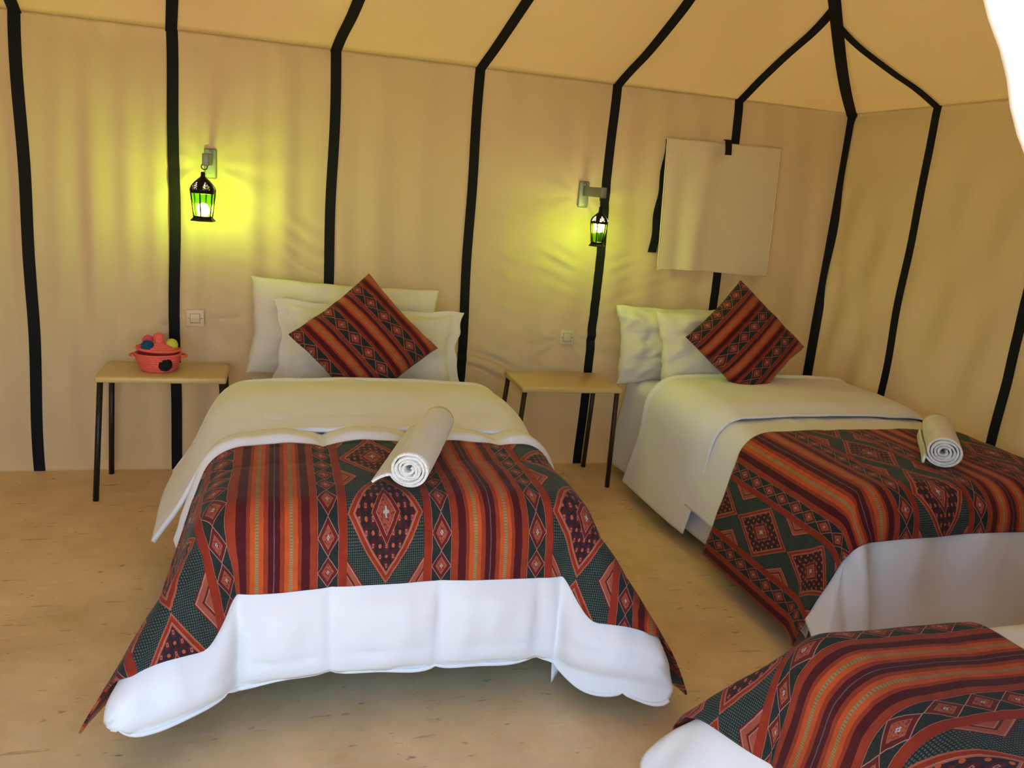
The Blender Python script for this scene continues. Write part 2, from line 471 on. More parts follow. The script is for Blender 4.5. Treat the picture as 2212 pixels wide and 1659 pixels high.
# corner strap
zs = lin(0.004, ZE, 60)
q = 1/sqrt(2)
strap_mesh('seam_strap', [(XR-0.012-0.006*sin(z*2.6), YB-0.012, z) for z in zs], [(q, -q, 0)]*60, [(-q, -q, 0)]*60, wall_back, w=0.026, off=0.012)
edges = [YF]+RIGHT_STRAPS[::-1]+[YB]
for a, b in zip(edges[:-1], edges[1:]):
    V, F, UV = grid(lambda y, z: (XR-right_disp(y, z), y, z), lin(a, b, 40), lin(0, ZE, 90))
    o = build('canvas_panel', V, F, MAT['canvas'], wall_right); solid(o, 0.003, -1)
for y0 in RIGHT_STRAPS:
    zs = lin(0.004, ZE, 60)
    strap_mesh('seam_strap', [(XR-max(right_disp(y0-0.03, z), right_disp(y0, z), right_disp(y0+0.03, z)), y0+xwob(y0, z), z) for z in zs],
               [(0, 1, 0)]*60, [(-1, 0, 0)]*60, wall_right)
LS = [YF, 1.36, 2.06, 2.775, 3.5, YB]
for a, b in zip(LS[:-1], LS[1:]):
    V, F, UV = grid(lambda y, z: (XL+0.01*sin(y*9)*sin(pi*z/ZE), y, z), lin(a, b, 14), lin(0, ZE, 20))
    o = build('canvas_panel', V, F, MAT['canvas'], wall_left); solid(o, 0.003, 1)
DOOR = (-1.85, 1.40)                       # entrance the camera looks in from
for a, b in ((XL, DOOR[0]), (DOOR[1], 2.26), (2.26, XR)):
    V, F, UV = grid(lambda x, z: (x, YF+0.008*sin(x*11)*sin(pi*z/ZE), z), lin(a, b, 16), lin(0, ZE, 24))
    o = build('canvas_panel', V, F, MAT['canvas'], wall_front); solid(o, 0.003, -1)

# roof: hipped, four slopes
TMAX = (YB-YF)/2
def kinked(a, b, n, ks): return sorted(lin(a, b, n)+[k for k in ks if a < k < b])
def hip_sag(t, hipd):
    """slack near the corner hips"""
    return -0.045*sin(pi*min(1.0, t/0.75))*exp(-(hipd/0.22)**2) if t < 0.75 else 0.0
def roof_pt_back(x0, t):
    k = 0.16*sstep(2.1, 0.9, x0)*sstep(-1.4, -0.2, x0)
    x = x0+k*min(t, 0.6)*sstep(0.0, 0.6, (x0-XL)-t)*sstep(0.0, 0.6, (XR-x0)-t)
    hd = abs((XR-x)-t)
    hw = (1-exp(-(hd/0.25)**2))*sstep(0.0, 0.25, (x0-XL)-t)*sstep(0.0, 0.25, TMAX-t)
    z = ZE+SLOPE*t+hip_sag(t, hd)+hw*(-0.035*sin(pi*min(1, t/1.0))*(0.5+0.5*sin(5*x))*sstep(0, 0.3, t)+0.006*sin(11*x+3*t)*sstep(0, .2, t))
    return (x, YB-t, z)
def roof_pt_right(y0, t):
    hd = abs((YB-y0)-t)
    y0 = y0-0.34*min(t, 0.5)*sstep(3.5, 2.9, y0)*sstep(1.9, 2.6, y0)*(1-exp(-(hd/0.3)**2))
    hw = (1-exp(-(hd/0.25)**2))*sstep(0.0, 0.25, (y0-YF)-t)*sstep(0.0, 0.25, TMAX-t)
    z = ZE+SLOPE*t+hip_sag(t, hd)+hw*(-0.03*sin(pi*min(1, t/1.0))*(0.5+0.5*sin(4*y0))*sstep(0, 0.3, t)+0.006*sin(11*y0+3*t)*sstep(0, .2, t)*sstep(YB, YB-0.5, y0))
    return (XR-t, y0, z)
edges = [XL]+BACK_STRAPS+[XR]
for a, b in zip(edges[:-1], edges[1:]):
    us = kinked(a, b, 24, (XR-TMAX, XL+TMAX))
    V, F, UV = grid(lambda x, s: roof_pt_back(x, s*max(0.0005, min(TMAX, XR-x, x-XL))), us, lin(0, 1, 48))
    o = build('canvas_panel', V, F, MAT['canvas'], ceiling); solid(o, 0.003, -1)
edges = [YF]+RIGHT_STRAPS[::-1]+[YB]
for a, b in zip(edges[:-1], edges[1:]):
    V, F, UV = grid(lambda y, s: roof_pt_right(y, s*max(0.0005, min(TMAX, YB-y, y-YF))), kinked(a, b, 24, (YF+TMAX,)), lin(0, 1, 48))
    o = build('canvas_panel', V, F, MAT['canvas'], ceiling); solid(o, 0.003, 1)
for a, b in zip(LS[:-1], LS[1:]):
    V, F, UV = grid(lambda y, s: (XL+s*max(0.0005, min(TMAX, YB-y, y-YF)), y, ZE+SLOPE*s*max(0.0005, min(TMAX, YB-y, y-YF))), kinked(a, b, 10, (YF+TMAX,)), lin(0, 1, 12))
    o = build('canvas_panel', V, F, MAT['canvas'], ceiling); solid(o, 0.003, -1)
FS = [XL, -1.762, -1.062, -0.456, 0.25, 0.938, 1.657, 2.362, XR]
for a, b in zip(FS[:-1], FS[1:]):
    V, F, UV = grid(lambda x, s: (x, YF+s*max(0.0005, min(TMAX, XR-x, x-XL)), ZE+SLOPE*s*max(0.0005, min(TMAX, XR-x, x-XL))), kinked(a, b, 10, (XR-TMAX, XL+TMAX)), lin(0, 1, 12))
    o = build('canvas_panel', V, F, MAT['canvas'], ceiling); solid(o, 0.003, 1)
nrm = Vector((0, -SLOPE, -1)).normalized(); nrm_r = Vector((-SLOPE, 0, -1)).normalized()
for x0 in BACK_STRAPS:
    tm = min(TMAX, XR-x0, x0-XL)
    ts = lin(0.0, tm, 40)
    strap_mesh('seam_strap', [roof_pt_back(x0, t) for t in ts], [(1, 0, 0)]*40, [nrm]*40, ceiling, off=0.008)
for y0 in RIGHT_STRAPS:
    tm = min(TMAX, YB-y0, y0-YF); ts = lin(0.0, tm, 40)
    strap_mesh('seam_strap', [roof_pt_right(y0, t) for t in ts], [(0, 1, 0)]*40, [nrm_r]*40, ceiling, off=0.008)
hp = [Vector((XR-t, YB-t, ZE+SLOPE*t+hip_sag(t, 0))) for t in lin(0, TMAX, 50)]
strap_mesh('seam_strap', hp, [(q, -q, 0)]*50, [Vector((-0.25, -0.25, -1)).normalized()]*50, ceiling, off=0.022, w=0.027)

V, F = box_vf(XL-0.05, XR+0.05, YF-0.35, YB+0.05, -0.06, 0.0)
flo = build('floor', V, F, MAT['floor'], None, (0.3, 2.3, 0), smooth=False); tag(flo, 'smoothed tan earthen floor with dark reddish drag marks', kind='structure')
V, F, UV = grid(lambda x, y: (x, y, -0.03+0.02*nz(x*0.3, y*0.3)), lin(-40, 40, 40), lin(-40, 40, 40))
gr = build('ground', V, F, MAT['sand'], None, (0, 0, -0.03)); tag(gr, 'pale desert sand around the tent', kind='structure')

# tied-back entrance curtain at the jamb
def curtain(s, z):
    tie = 1.16
    e = 0.252+0.60*(1.58-max(z, tie))+0.0016*sin(z*150)+0.001*sin(z*67)
    x = e+(0.60-e)*s
    y = 0.27+0.014*sin(s*pi*7+z*0.6)*sstep(0, 0.3, s)
    return (x, y, z)
V, F, UV = grid(curtain, lin(0, 1, 60), lin(0.05, 2.02, 200))
cu = build('door_1', V, F, MAT['linen'], None, (0.5, 0.27, 0.05)); solid(cu, 0.004); tag(cu, 'white entrance curtain tied back beside the doorway', kind='structure')

V, F = tube_vf([(0.60, 0.29, -0.02), (0.60, 0.29, ZE)], 0.022, 12)
po = build('trim_1', V, F, MAT['bedwood'], None, (0.60, 0.29, 0)); tag(po, 'wooden tent pole in the entrance holding the curtain', kind='structure')
# ------------------------------------------------------------------ beds
class Bed:
    def __init__(s, origin, ax_s, ax_t, a, L, z0, r=0.085, crown=0.02, fs=14, ff=8, am=40, q=1.5, fs_r=None):
        s.o = Vector(origin); s.xs = Vector(ax_s); s.xt = Vector(ax_t)
        s.a, s.L, s.z0, s.r, s.crown, s.fs, s.ff, s.am, s.q = a, L, z0, r, crown, radians(fs), radians(ff), radians(am), q
        s.fs_r = radians(fs_r) if fs_r is not None else s.fs
    def prof(s, d, flare):
        th = pi/2-flare
        if d < s.r*th: return s.r*sin(d/s.r), s.r*(1-cos(d/s.r))
        e = d-s.r*th
        return s.r*sin(th)+e*cos(th), s.r*(1-cos(th))+e*sin(th)
    def raw(s, u, t):
        sg = 1 if u > 0 else -1
        ds = max(0.0, abs(u)-(s.a-s.r)); dt = max(0.0, t-(s.L-s.r))
        bs = min(abs(u), s.a-s.r); bt = min(t, s.L-s.r)
        fs = s.fs if sg < 0 else s.fs_r
        zt = s.z0+s.crown*(1-(bs/s.a)**2)
        if ds == 0 and dt == 0:
            out_s = out_t = dn = 0.0
        else:
            d = hypot(ds, dt); ph = atan2(dt, ds)/(pi/2)
            m = sin(pi*ph)**1.5
            fl = (fs*(1-ph)+s.ff*ph)*(1-m)+s.am*m if (ds > 0 and dt > 0) else (fs if dt == 0 else s.ff)
            k = 2*ph-1
            psi = pi/4+pi/4*(1 if k > 0 else -1)*abs(k)**s.q
            o, dn = s.prof(d, fl)
            out_s, out_t = o*cos(psi), o*sin(psi)
        p = s.o+s.xs*(sg*(bs+out_s))+s.xt*(bt+out_t)
        return Vector((p.x, p.y, zt-dn))
    def at(s, u, t, h=0.0):
        e = 0.03
        p = s.raw(u, t)
        n = (s.raw(u+e, t)-s.raw(u-e, t)).cross(s.raw(u, t+e)-s.raw(u, t-e))
        if n.length < 1e-12: n = Vector((0, 0, 1))
        n.normalize()
        if s.xs.cross(s.xt).z < 0: n = -n
        p = p+n*h
        if p.z < 0.02: p.z = 0.02+0.15*(p.z-0.02) if p.z > -0.1 else 0.004
        return p

B1 = Bed((0.365, YB-0.05, 0), (1, 0, 0), (0, -1, 0), 0.535, 1.985, 0.575, fs=17, ff=6, am=41, fs_r=20)
B2 = Bed((2.395, YB-0.05, 0), (1, 0, 0), (0, -1, 0), 0.56, 1.975, 0.575, fs=13, ff=5, am=24, r=0.10)
B3 = Bed((XR-0.05, 0.895, 0), (0, -1, 0), (-1, 0, 0), 0.50, 1.93, 0.575, fs=15, ff=8, am=40)
BED_LABEL = ['single bed beside the coral basket table, below quilted duvet', 'single bed along the right canvas wall, below plain duvet', 'single bed in the near right corner of the photo, mostly out of view']
for B, lab in zip((B1, B2, B3), BED_LABEL):
    c = B.o
    rt = root('bed', (c.x+B.xt.x*B.L/2, c.y+B.xt.y*B.L/2, 0), lab, 'bed')
    def bb(s0, s1, t0, t1, z0, z1):
        p = [c+B.xs*s+B.xt*t for s in (s0, s1) for t in (t0, t1)]
        xs_ = [v.x for v in p]; ys_ = [v.y for v in p]
        return box_vf(min(xs_), max(xs_), min(ys_), max(ys_), z0, z1)
    V, F = bb(-B.a+0.07, B.a-0.07, 0.0, B.L-0.10, 0.20, 0.30)
    bevel(build('bed_base', V, F, MAT['bedwood'], rt, smooth=False), 0.01)
    V, F = bb(-B.a+0.055, B.a-0.055, 0.0, B.L-0.09, 0.30, 0.515)
    bevel(build('mattress', V, F, MAT['sheet'], rt), 0.05, 4)
    for sx in (-1, 1):
        for tt in (0.12, B.L-0.35):
            V, F = bb(sx*(B.a-0.16)-0.025, sx*(B.a-0.16)+0.025, tt-0.025, tt+0.025, 0.0, 0.20)
            build('leg', V, F, MAT['bedwood'], rt, smooth=False)

def quilt(u, t, w=0.30, l=0.34, A=0.048):
    a = max(abs(sin(pi*(u-0.09)/w)), sstep(0.36, 0.46, abs(u))); b = abs(sin(pi*(t/l+0.15)))
    return A*(a**0.48)*(0.35+0.65*b**0.5)
def wrinkle(u, t, k=0, A=0.006):
    return A*nz(u*5+k*9, t*5, k)+A*0.7*nz(u*14, t*9, k+3)

def sheet(name, B, urange, trange, nu, nt_, hfun, mat, parent=None, base=None, shape=None, thick=0.01, off=-1, uvf=None):
    us = lin(0, 1, nu); ts = lin(0, 1, nt_)
    V = []; UV = []
    for a in us:
        for b in ts:
            u = urange[0]+(urange[1]-urange[0])*a; t = trange[0]+(trange[1]-trange[0])*b
            if shape: u, t = shape(u, t, a, b)
            V.append(B.at(u, t, hfun(u, t))); UV.append((u, t) if uvf is None else uvf(u, t))
    F = []
    flip = B.xs.cross(B.xt).z > 0
    for i in range(nu-1):
        for j in range(nt_-1):
            a = i*nt_+j
            f = (a, a+nt_, a+nt_+1, a+1)
            F.append(f if flip else f[::-1])
    o = build(name, V, F, mat, parent, base, True, UV)
    if thick: solid(o, thick, off)
    return o

def round_corner(u, t, ue, te, rad):
    """pull the corner of a cloth in to a rounded corner"""
    du, dt = abs(u)-(ue-rad), t-(te-rad)
    if du > 0 and dt > 0:
        mx = max(du, dt); ln = hypot(du, dt)
        k = mx/ln
        return (1 if u > 0 else -1)*(ue-rad+du*k), te-rad+dt*k
    return u, t

# --- bed 1: quilted duvet, cuff folded back
D1 = (1.985+0.41, 0.535+0.345)     # t end, u end
def d1h(u, t):
    te, ue = D1
    edge = min(1.0, max(0.0, (te-t)/0.07))*min(1.0, max(0.0, (ue-abs(u))/0.07))
    under = sstep(1.44, 1.50, t)*sstep(2.21, 2.12, t-0.115*sstep(0.46, 0.60, abs(u)))
    crease = 1-0.75*exp(-((abs(u)-0.475)/0.06)**2)*sstep(1.93, 2.10, t)
    return 0.006+crease*(quilt(u, t)*(1-0.72*under)*edge**0.6+0.018*edge**0.5)+wrinkle(u, t, 1, 0.005)+0.010*sstep(2.14, 2.24, t)*nz(u*16, t*3.5, 21)*edge
def d1shape(u, t, a, b):
    u, t = round_corner(u, t, D1[1], D1[0], 0.13)
    # uneven hem
    ht = sstep(2.1, D1[0], t)
    t += ht*(0.008*sin(u*9+0.6)+0.006*sin(u*23)+0.028*(abs(sin(pi*(u-0.09)/0.30))**0.5-0.6))
    if u > 0.35: t += ht*0.05*sstep(0.35, 0.6, u)
    return u, t
duv1 = root('duvet', (0.365, 3.0, 0.51), 'white quilted duvet, foot corners flaring to the floor, under the central rolled towel', 'duvet')
sheet('quilted_cover', B1, (-D1[1], D1[1]), (0.72, D1[0]), 150, 170, d1h, MAT['quilt'], duv1, shape=d1shape, thick=0.022)
# piping round the duvet edge
pts = []
for i in range(121):
    u = -D1[1]+2*D1[1]*i/120
    uu, tt = d1shape(u, D1[0], 0, 0); pts.append(B1.at(uu, tt, 0.004))
V, F = tube_vf(pts, 0.0065, 6); build('piping', V, F, MAT['quilt'], duv1)
def cuff(B, parent, t_back, t_front, ul, ur, mat, thick=0.03, hmax=0.055, droop=(0, 0), hend=0.040):
    n, mU = 46, 130
    def pt(a, b):
        u = -ul+(ur+ul)*a
        # profile: roll at the head end, then forward
        roll = 0.05
        side = max(0.0, abs(u)-B.a)
        if b < 0.22:
            th = (b/0.22)*pi*0.62
            t = t_back+roll*(1-sin(th))*0.0-0.06*sin(th)*0+0.05*(1-cos(th)); h = -0.075+0.14*sin(th)/sin(pi*0.62)*0.90
        else:
            k = (b-0.22)/0.78
            t = t_back+0.05*(1-cos(pi*0.62))+(t_front-t_back-0.07)*k
            h = 0.051+(hmax-0.051)*sin(pi*min(1, k*1.25))*1.0
            h = h*(1-sstep(0.80, 1.0, k))+hend*sstep(0.80, 1.0, k)
        h += 0.004*nz(u*7, t*7, 2)
        sk = side*0.35
        t2 = t+(droop[0] if u < 0 else droop[1])*side
        hh = h*(1-0.55*sstep(0.0, 0.25, side)) if h > 0 else h*sstep(0.25, 0, side)
        return B.at(u, t2, hh)
    V = [pt(a, b) for a in lin(0, 1, mU) for b in lin(0, 1, n)]
    F = []
    for i in range(mU-1):
        for j in range(n-1):
            a = i*n+j; F.append((a, a+n, a+n+1, a+1))
    o = build('folded_cuff', V, F, mat, parent); solid(o, thick, -1); return o
B1c = Bed(B1.o, B1.xs, B1.xt, 0.535, 1.985, 0.575, fs=36, ff=6, am=41, fs_r=24)
cuff(B1c, duv1, 0.66, 1.35, 0.535+0.33, 0.535+0.27, MAT['linen'], 0.014, 0.072, droop=(0.25, 0.1))
# runner
def run1h(u, t): return d1h(max(-0.75, min(0.75, u)), min(t, 2.25))+0.011
RS = 0.360
run1 = sheet('bed_runner', B1, (-0.535-0.46, 0.535+0.54), (1.485, 1.985+0.145), 170, 90, run1h, MAT['runner'], None, (0.365, 2.5, 0.6), thick=0.006, shape=lambda u, t, a, b: (u, t+0.115*b*b*sstep(0.46, 0.60, abs(u))), uvf=lambda u, t: (u+RS, t-2.13))
tag(run1, 'striped red kilim bed runner hanging over the quilted bed, under its rolled towel', 'bed runner', 'kilim bed runners')
# under sheet corner peeping out below the duvet
V, F, UV = grid(lambda a, b: (0.815+0.11*a+0.015*b, 2.10-0.02*a+0.012*sin(a*5), 0.30-0.275*b*(1-0.62*a)), lin(0, 1, 12), lin(0, 1, 12))
sh1 = build('bed_sheet', V, F, MAT['sheet'], None, (0.85, 2.10, 0.025)); solid(sh1, 0.004); tag(sh1, 'corner of white sheet hanging below the quilted duvet', 'sheet')

# --- bed 2
D2 = (1.975+0.46, 0.56+0.36)
def d2h(u, t):
    drop = sstep(1.93, 2.1, t)
    f = 0.024*sin(u*19+3*nz(u*3, t*0.7, 2))*drop*(0.4+abs(nz(u*2.7, 0.1, 5)))
    return 0.014+f+wrinkle(u, t, 6, 0.006)
duv2 = root('duvet', (2.395, 3.0, 0.51), 'plain white duvet on the bed along the right canvas wall', 'duvet')
sheet('cover', B2, (-D2[1], 0.56+0.10), (0.60, D2[0]), 130, 170, d2h, MAT['linen'], duv2, shape=lambda u, t, a, b: round_corner(u, t, D2[1], D2[0], 0.10), thick=0.02)
B2c = Bed(B2.o, B2.xs, B2.xt, 0.56, 1.975, 0.575, fs=12, ff=5, am=24, r=0.12)
cuff(B2c, duv2, 0.42, 1.10, 0.56+0.47, 0.56+0.08, MAT['linen'], 0.007, 0.058, droop=(-0.05, 0), hend=0.026)
R2 = 0.505
run2 = sheet('bed_runner', B2, (-0.56-0.47, 0.56+0.06), (1.30, 1.975+0.085), 150, 80, lambda u, t: 0.030+wrinkle(u, t, 8, 0.005)+0.010*sin(u*19)*sstep(1.93, 2.1, t)*0.4, MAT['runner'], None, (2.395, 2.5, 0.6), thick=0.006, uvf=lambda u, t: (u+R2, t-2.10))
tag(run2, 'striped red kilim bed runner on the bed along the right canvas wall', 'bed runner', 'kilim bed runners')
V = []; nU, nT = 14, 60
B2s = Bed(B2.o, B2.xs, B2.xt, 0.545, 1.965, 0.545, fs=8, ff=5, am=20)
sh2 = sheet('bed_sheet', B2s, (-0.545-0.46, -0.40), (0.03, 1.95), 40, 70, lambda u, t: -0.01+0.008*sin(t*14)*sstep(0.6, 0.9, abs(u)), MAT['sheet'], None, (2.0, 3.0, 0.1), thick=0.004)
tag(sh2, 'white under sheet showing below the plain duvet by the far table', 'sheet')

# --- bed 3
D3 = (1.93+0.44, 0.50+0.30)
duv3 = root('duvet', (2.2, 0.865, 0.51), 'white duvet showing under the runner in the near right corner', 'duvet')
sheet('cover', B3, (-D3[1], 0.50+0.05), (0.5, D3[0]), 110, 120, lambda u, t: 0.014+wrinkle(u, t, 11, 0.008), MAT['linen'], duv3, shape=lambda u, t, a, b: round_corner(u, t, D3[1], D3[0], 0.10), thick=0.02)
run3 = sheet('bed_runner', B3, (-0.50-0.33, 0.50+0.06), (1.47, 1.93+0.22), 160, 90, lambda u, t: 0.034+wrinkle(u, t, 12, 0.005), MAT['runner'], None, (1.4, 0.865, 0.6), thick=0.006, uvf=lambda u, t: (u+0.30, t-2.12))
tag(run3, 'striped red kilim bed runner filling the near right corner of the photo', 'bed runner', 'kilim bed runners')

# ------------------------------------------------------------------ pillows and cushions
def pillow(name, c, w, h, th, lean, roll, mat, label, cat, yaw=0.0, flange=0.0, pinch=0.07, seed=0, uvrot=None, uvoff=(0, 0), wr=0.008, group=None, p=2.2):
    c = Vector(c); lean, roll, yaw = radians(lean), radians(roll), radians(yaw)
    n0 = Vector((0, -cos(lean), sin(lean))); up0 = Vector((0, sin(lean), cos(lean))); rt0 = Vector((1, 0, 0))
    Rz = Matrix.Rotation(yaw, 3, 'Z')
    n0, up0, rt0 = Rz @ n0, Rz @ up0, Rz @ rt0
    rt1 = rt0*cos(roll)+up0*sin(roll); up1 = up0*cos(roll)-rt0*sin(roll)
    N = 44
    V = []; UV = []; F = []
    for side in (1, -1):
        for i in range(N+1):
            for j in range(N+1):
                a = -1+2*i/N; b = -1+2*j/N
                a = sin(a*pi/2)*0.5+a*0.5; b = sin(b*pi/2)*0.5+b*0.5
                x = w/2*a*(1-pinch*cos(b*pi/2)); y = h/2*b*(1-pinch*cos(a*pi/2))
                fa = abs(a)*(1+flange); fb = abs(b)*(1+flange)
                e = max(0.0, 1-fa**p)*max(0.0, 1-fb**p)
                z = th/2*(e**0.42)
                z += wr*e**0.3*(nz(a*2.6+seed, b*2.6, seed)+0.6*nz(a*6, b*6+seed, 1))*2 if e > 0 else wr*0.8*nz(a*5+seed, b*5, 3)*0.5
                x += wr*0.8*nz(a*3, b*3+seed, 5); y += wr*0.8*nz(a*3+seed, b*3, 6)
                zz = side*(z+0.003)
                V.append(c+rt1*x+up1*y+n0*zz)
                if uvrot is None: UV.append((x, y))
                else: UV.append((x*cos(uvrot)+y*sin(uvrot)+uvoff[0], -x*sin(uvrot)+y*cos(uvrot)+uvoff[1]))
    M_ = (N+1)*(N+1)
    for i in range(N):
        for j in range(N):
            k = i*(N+1)+j
            F.append((k, k+N+1, k+N+2, k+1)); F.append((M_+k, M_+k+1, M_+k+N+2, M_+k+N+1))
    ring = [i*(N+1) for i in range(N+1)]+[N*(N+1)+j for j in range(1, N+1)]+[i*(N+1)+N for i in range(N-1, -1, -1)]+[j for j in range(N-1, 0, -1)]
    for k in range(len(ring)):
        a, b = ring[k], ring[(k+1) % len(ring)]
        F.append((b, a, M_+a, M_+b))
    zmin = min(v.z for v in V)
    o = build(name, V, F, mat, None, (c.x, c.y, zmin), True, UV)
    return tag(o, label, cat, group)
pillow('pillow', (0.325, 3.972, 0.755), 0.90, 0.46, 0.17, 16, -2, MAT['pillow'], 'plain white pillow against the canvas, behind the flanged pillow', 'pillow', seed=1, pinch=0.06, wr=0.015)
pillow('pillow', (0.425, 3.76, 0.712), 0.88, 0.42, 0.17, 26, -2.5, MAT['pillow'], 'white pillow with a flat flange, behind the kilim cushion on the quilted bed', 'pillow', seed=5, flange=0.14, pinch=0.085, wr=0.018)
pillow('cushion', (0.375, 3.555, 0.788), 0.455, 0.455, 0.15, 30, 45-4, MAT['cushion'], 'kilim cushion standing on its corner on the quilted bed', 'cushion', seed=9, uvrot=0.0, uvoff=(0.128, 0.02), pinch=0.06, wr=0.005)
pillow('pillow', (2.12, 3.995, 0.728), 0.74, 0.42, 0.16, 14, 1, MAT['pillow'], 'white pillow beside the far table, behind another pillow', 'pillow', seed=13, pinch=0.07, wr=0.02)
pillow('pillow', (2.26, 3.775, 0.74), 0.74, 0.42, 0.17, 22, 0.5, MAT['pillow'], 'white pillow directly behind the kilim cushion under the hanging towel', 'pillow', seed=17, pinch=0.06, wr=0.014)
pillow('cushion', (2.255, 3.56, 0.838), 0.47, 0.47, 0.15, 30, 45-3, MAT['cushion'], 'kilim cushion standing on its corner under the hanging towel', 'cushion', seed=21, uvrot=pi/2, uvoff=(0.048, 0.0), pinch=0.06, wr=0.005)

# ------------------------------------------------------------------ side tables
def table(x0, x1, y0, y1, h, feet, label, legmat):
    rt = root('side_table', ((x0+x1)/2, (y0+y1)/2, 0), label, 'table')
    V, F = box_vf(x0, x1, y0, y1, h-0.028, h)
    o = build('table_top', V, F, MAT['wood'], rt); bevel(o, 0.009, 3)
    m = 0.02
    for (tx, ty), (fx, fy) in zip(((x0+m, y0+m), (x1-m, y0+m), (x0+m, y1-m), (x1-m, y1-m)), feet):
        V, F = tube_vf([(tx, ty, h-0.0285), (fx, fy, 0.0)], 0.0125, 14); build('leg', V, F, MAT[legmat], rt)
    return rt
table(-0.745, -0.208, 3.765, 4.075, 0.560, ((-0.752, 3.745), (-0.205, 3.75), (-0.748, 4.09), (-0.205, 4.085)), 'cream-topped side table with dark steel legs carrying the coral basket', 'steel')
table(1.148, 1.672, 3.675, 4.02, 0.560, ((1.135, 3.70), (1.690, 3.77), (1.140, 4.06), (1.672, 4.085)), 'bare cream-topped side table with brown legs between the two beds', 'rust_steel')

# ------------------------------------------------------------------ coral basket
def basket(c):
    bx, by, bz = c
    rt = root('basket', c, 'coral woven lidded basket with coloured pompoms on the side table', 'basket')
    SX = 0.80; SY = 0.66
    prof = []
    coils = 8; r0_, r1_ = 0.078, 0.122; H = 0.082
    for k in range(coils):
        f = (k+0.5)/coils; rr = r0_+(r1_-r0_)*(f**0.6); zz = H*f
        for a in lin(-pi/2, pi/2, 5):
            prof.append((rr+0.0055*cos(a), zz+H/coils/2*sin(a)))
    prof = [(0.0005, 0.0005), (0.06, 0.0005)]+prof+[(r1_-0.012, H-0.002), (r1_-0.02, H-0.02), (0.0005, 0.006)]
    V, F = lathe_vf(prof, c, 96, SX, SY)
    V = [(x+0.0018*sin(54*atan2(y-by, x-bx))*((hypot(x-bx, y-by)) > 0.05)*cos(atan2(y-by, x-bx)), y+0.0018*sin(54*atan2(y-by, x-bx))*((hypot(x-bx, y-by)) > 0.05)*sin(atan2(y-by, x-bx)), z) for x, y, z in V]
    build('bowl', V, F, MAT['coral'], rt)
    for sg in (-1, 1):
        cx = bx+sg*(r1_*SX)
        pts = [(cx+sg*0.020*sin(pi*k/10), by+0.024*cos(pi*k/10), bz+H-0.010-0.004*sin(pi*k/10)) for k in range(11)]
        V, F = tube_vf(pts, 0.0055, 8); build('handle', V, F, MAT['coral'], rt)
    # lid, a little tilted
    lr = 0.112; zl = H+0.010
    prof = [(0.0005, zl-0.004), (lr-0.02, zl-0.004), (lr-0.004, zl)]
    for k in range(7):
        f = k/6; rr = lr*(1-f)+0.016*f; zz = zl+0.008+0.034*(1-(1-f)**1.6)*0.8
        for a in lin(-0.3*pi, 0.6*pi, 4): prof.append((rr+0.006*cos(a), zz+0.006*sin(a)))
    V, F = lathe_vf(prof, c, 80, SX, SY)
    lid = build('lid', [(x, y, z+0.06*(x-bx)*-1*0.9) for x, y, z in V], F, MAT['coral'], rt)
    prof = [(0.0005, zl+0.030), (0.020, zl+0.030), (0.0225, zl+0.040), (0.021, zl+0.050), (0.0235, zl+0.060), (0.020, zl+0.071), (0.010, zl+0.077), (0.0005, zl+0.078)]
    V, F = lathe_vf(prof, (bx+0.002, by, bz), 28); build('knob', V, F, MAT['coral'], lid)
    def pom(px, py, pz, r, mat, parent, sy=1.0, label=None):
        bm = bmesh.new(); bmesh.ops.create_icosphere(bm, subdivisions=4, radius=r)
        V = []; 
        for v in bm.verts:
            d = v.co.normalized(); k = 1+0.07*nz(d.x*14+px*50, d.y*14, d.z*14)
            V.append((px+v.co.x*k, py+v.co.y*k*sy, pz+v.co.z*k))
        F = [tuple(v.index for v in f.verts) for f in bm.faces]; bm.free()
        o = build('pompom', V, F, mat, parent)
        if label: o['label'] = label
    pom(bx-0.038, by-0.042, bz+0.117, 0.027, MAT['pom_blue'], lid, label='blue pompom')
    pom(bx-0.044, by+0.022, bz+0.130, 0.025, MAT['pom_pink'], lid, label='pink pompom')
    pom(bx+0.056, by+0.002, bz+0.118, 0.027, MAT['pom_lime'], lid, label='lime pompom')
    pom(bx+0.034, by-0.062, bz+0.040, 0.031, MAT['pom_black'], rt, 0.55, label='black pompom')
basket((-0.505, 3.905, 0.561))

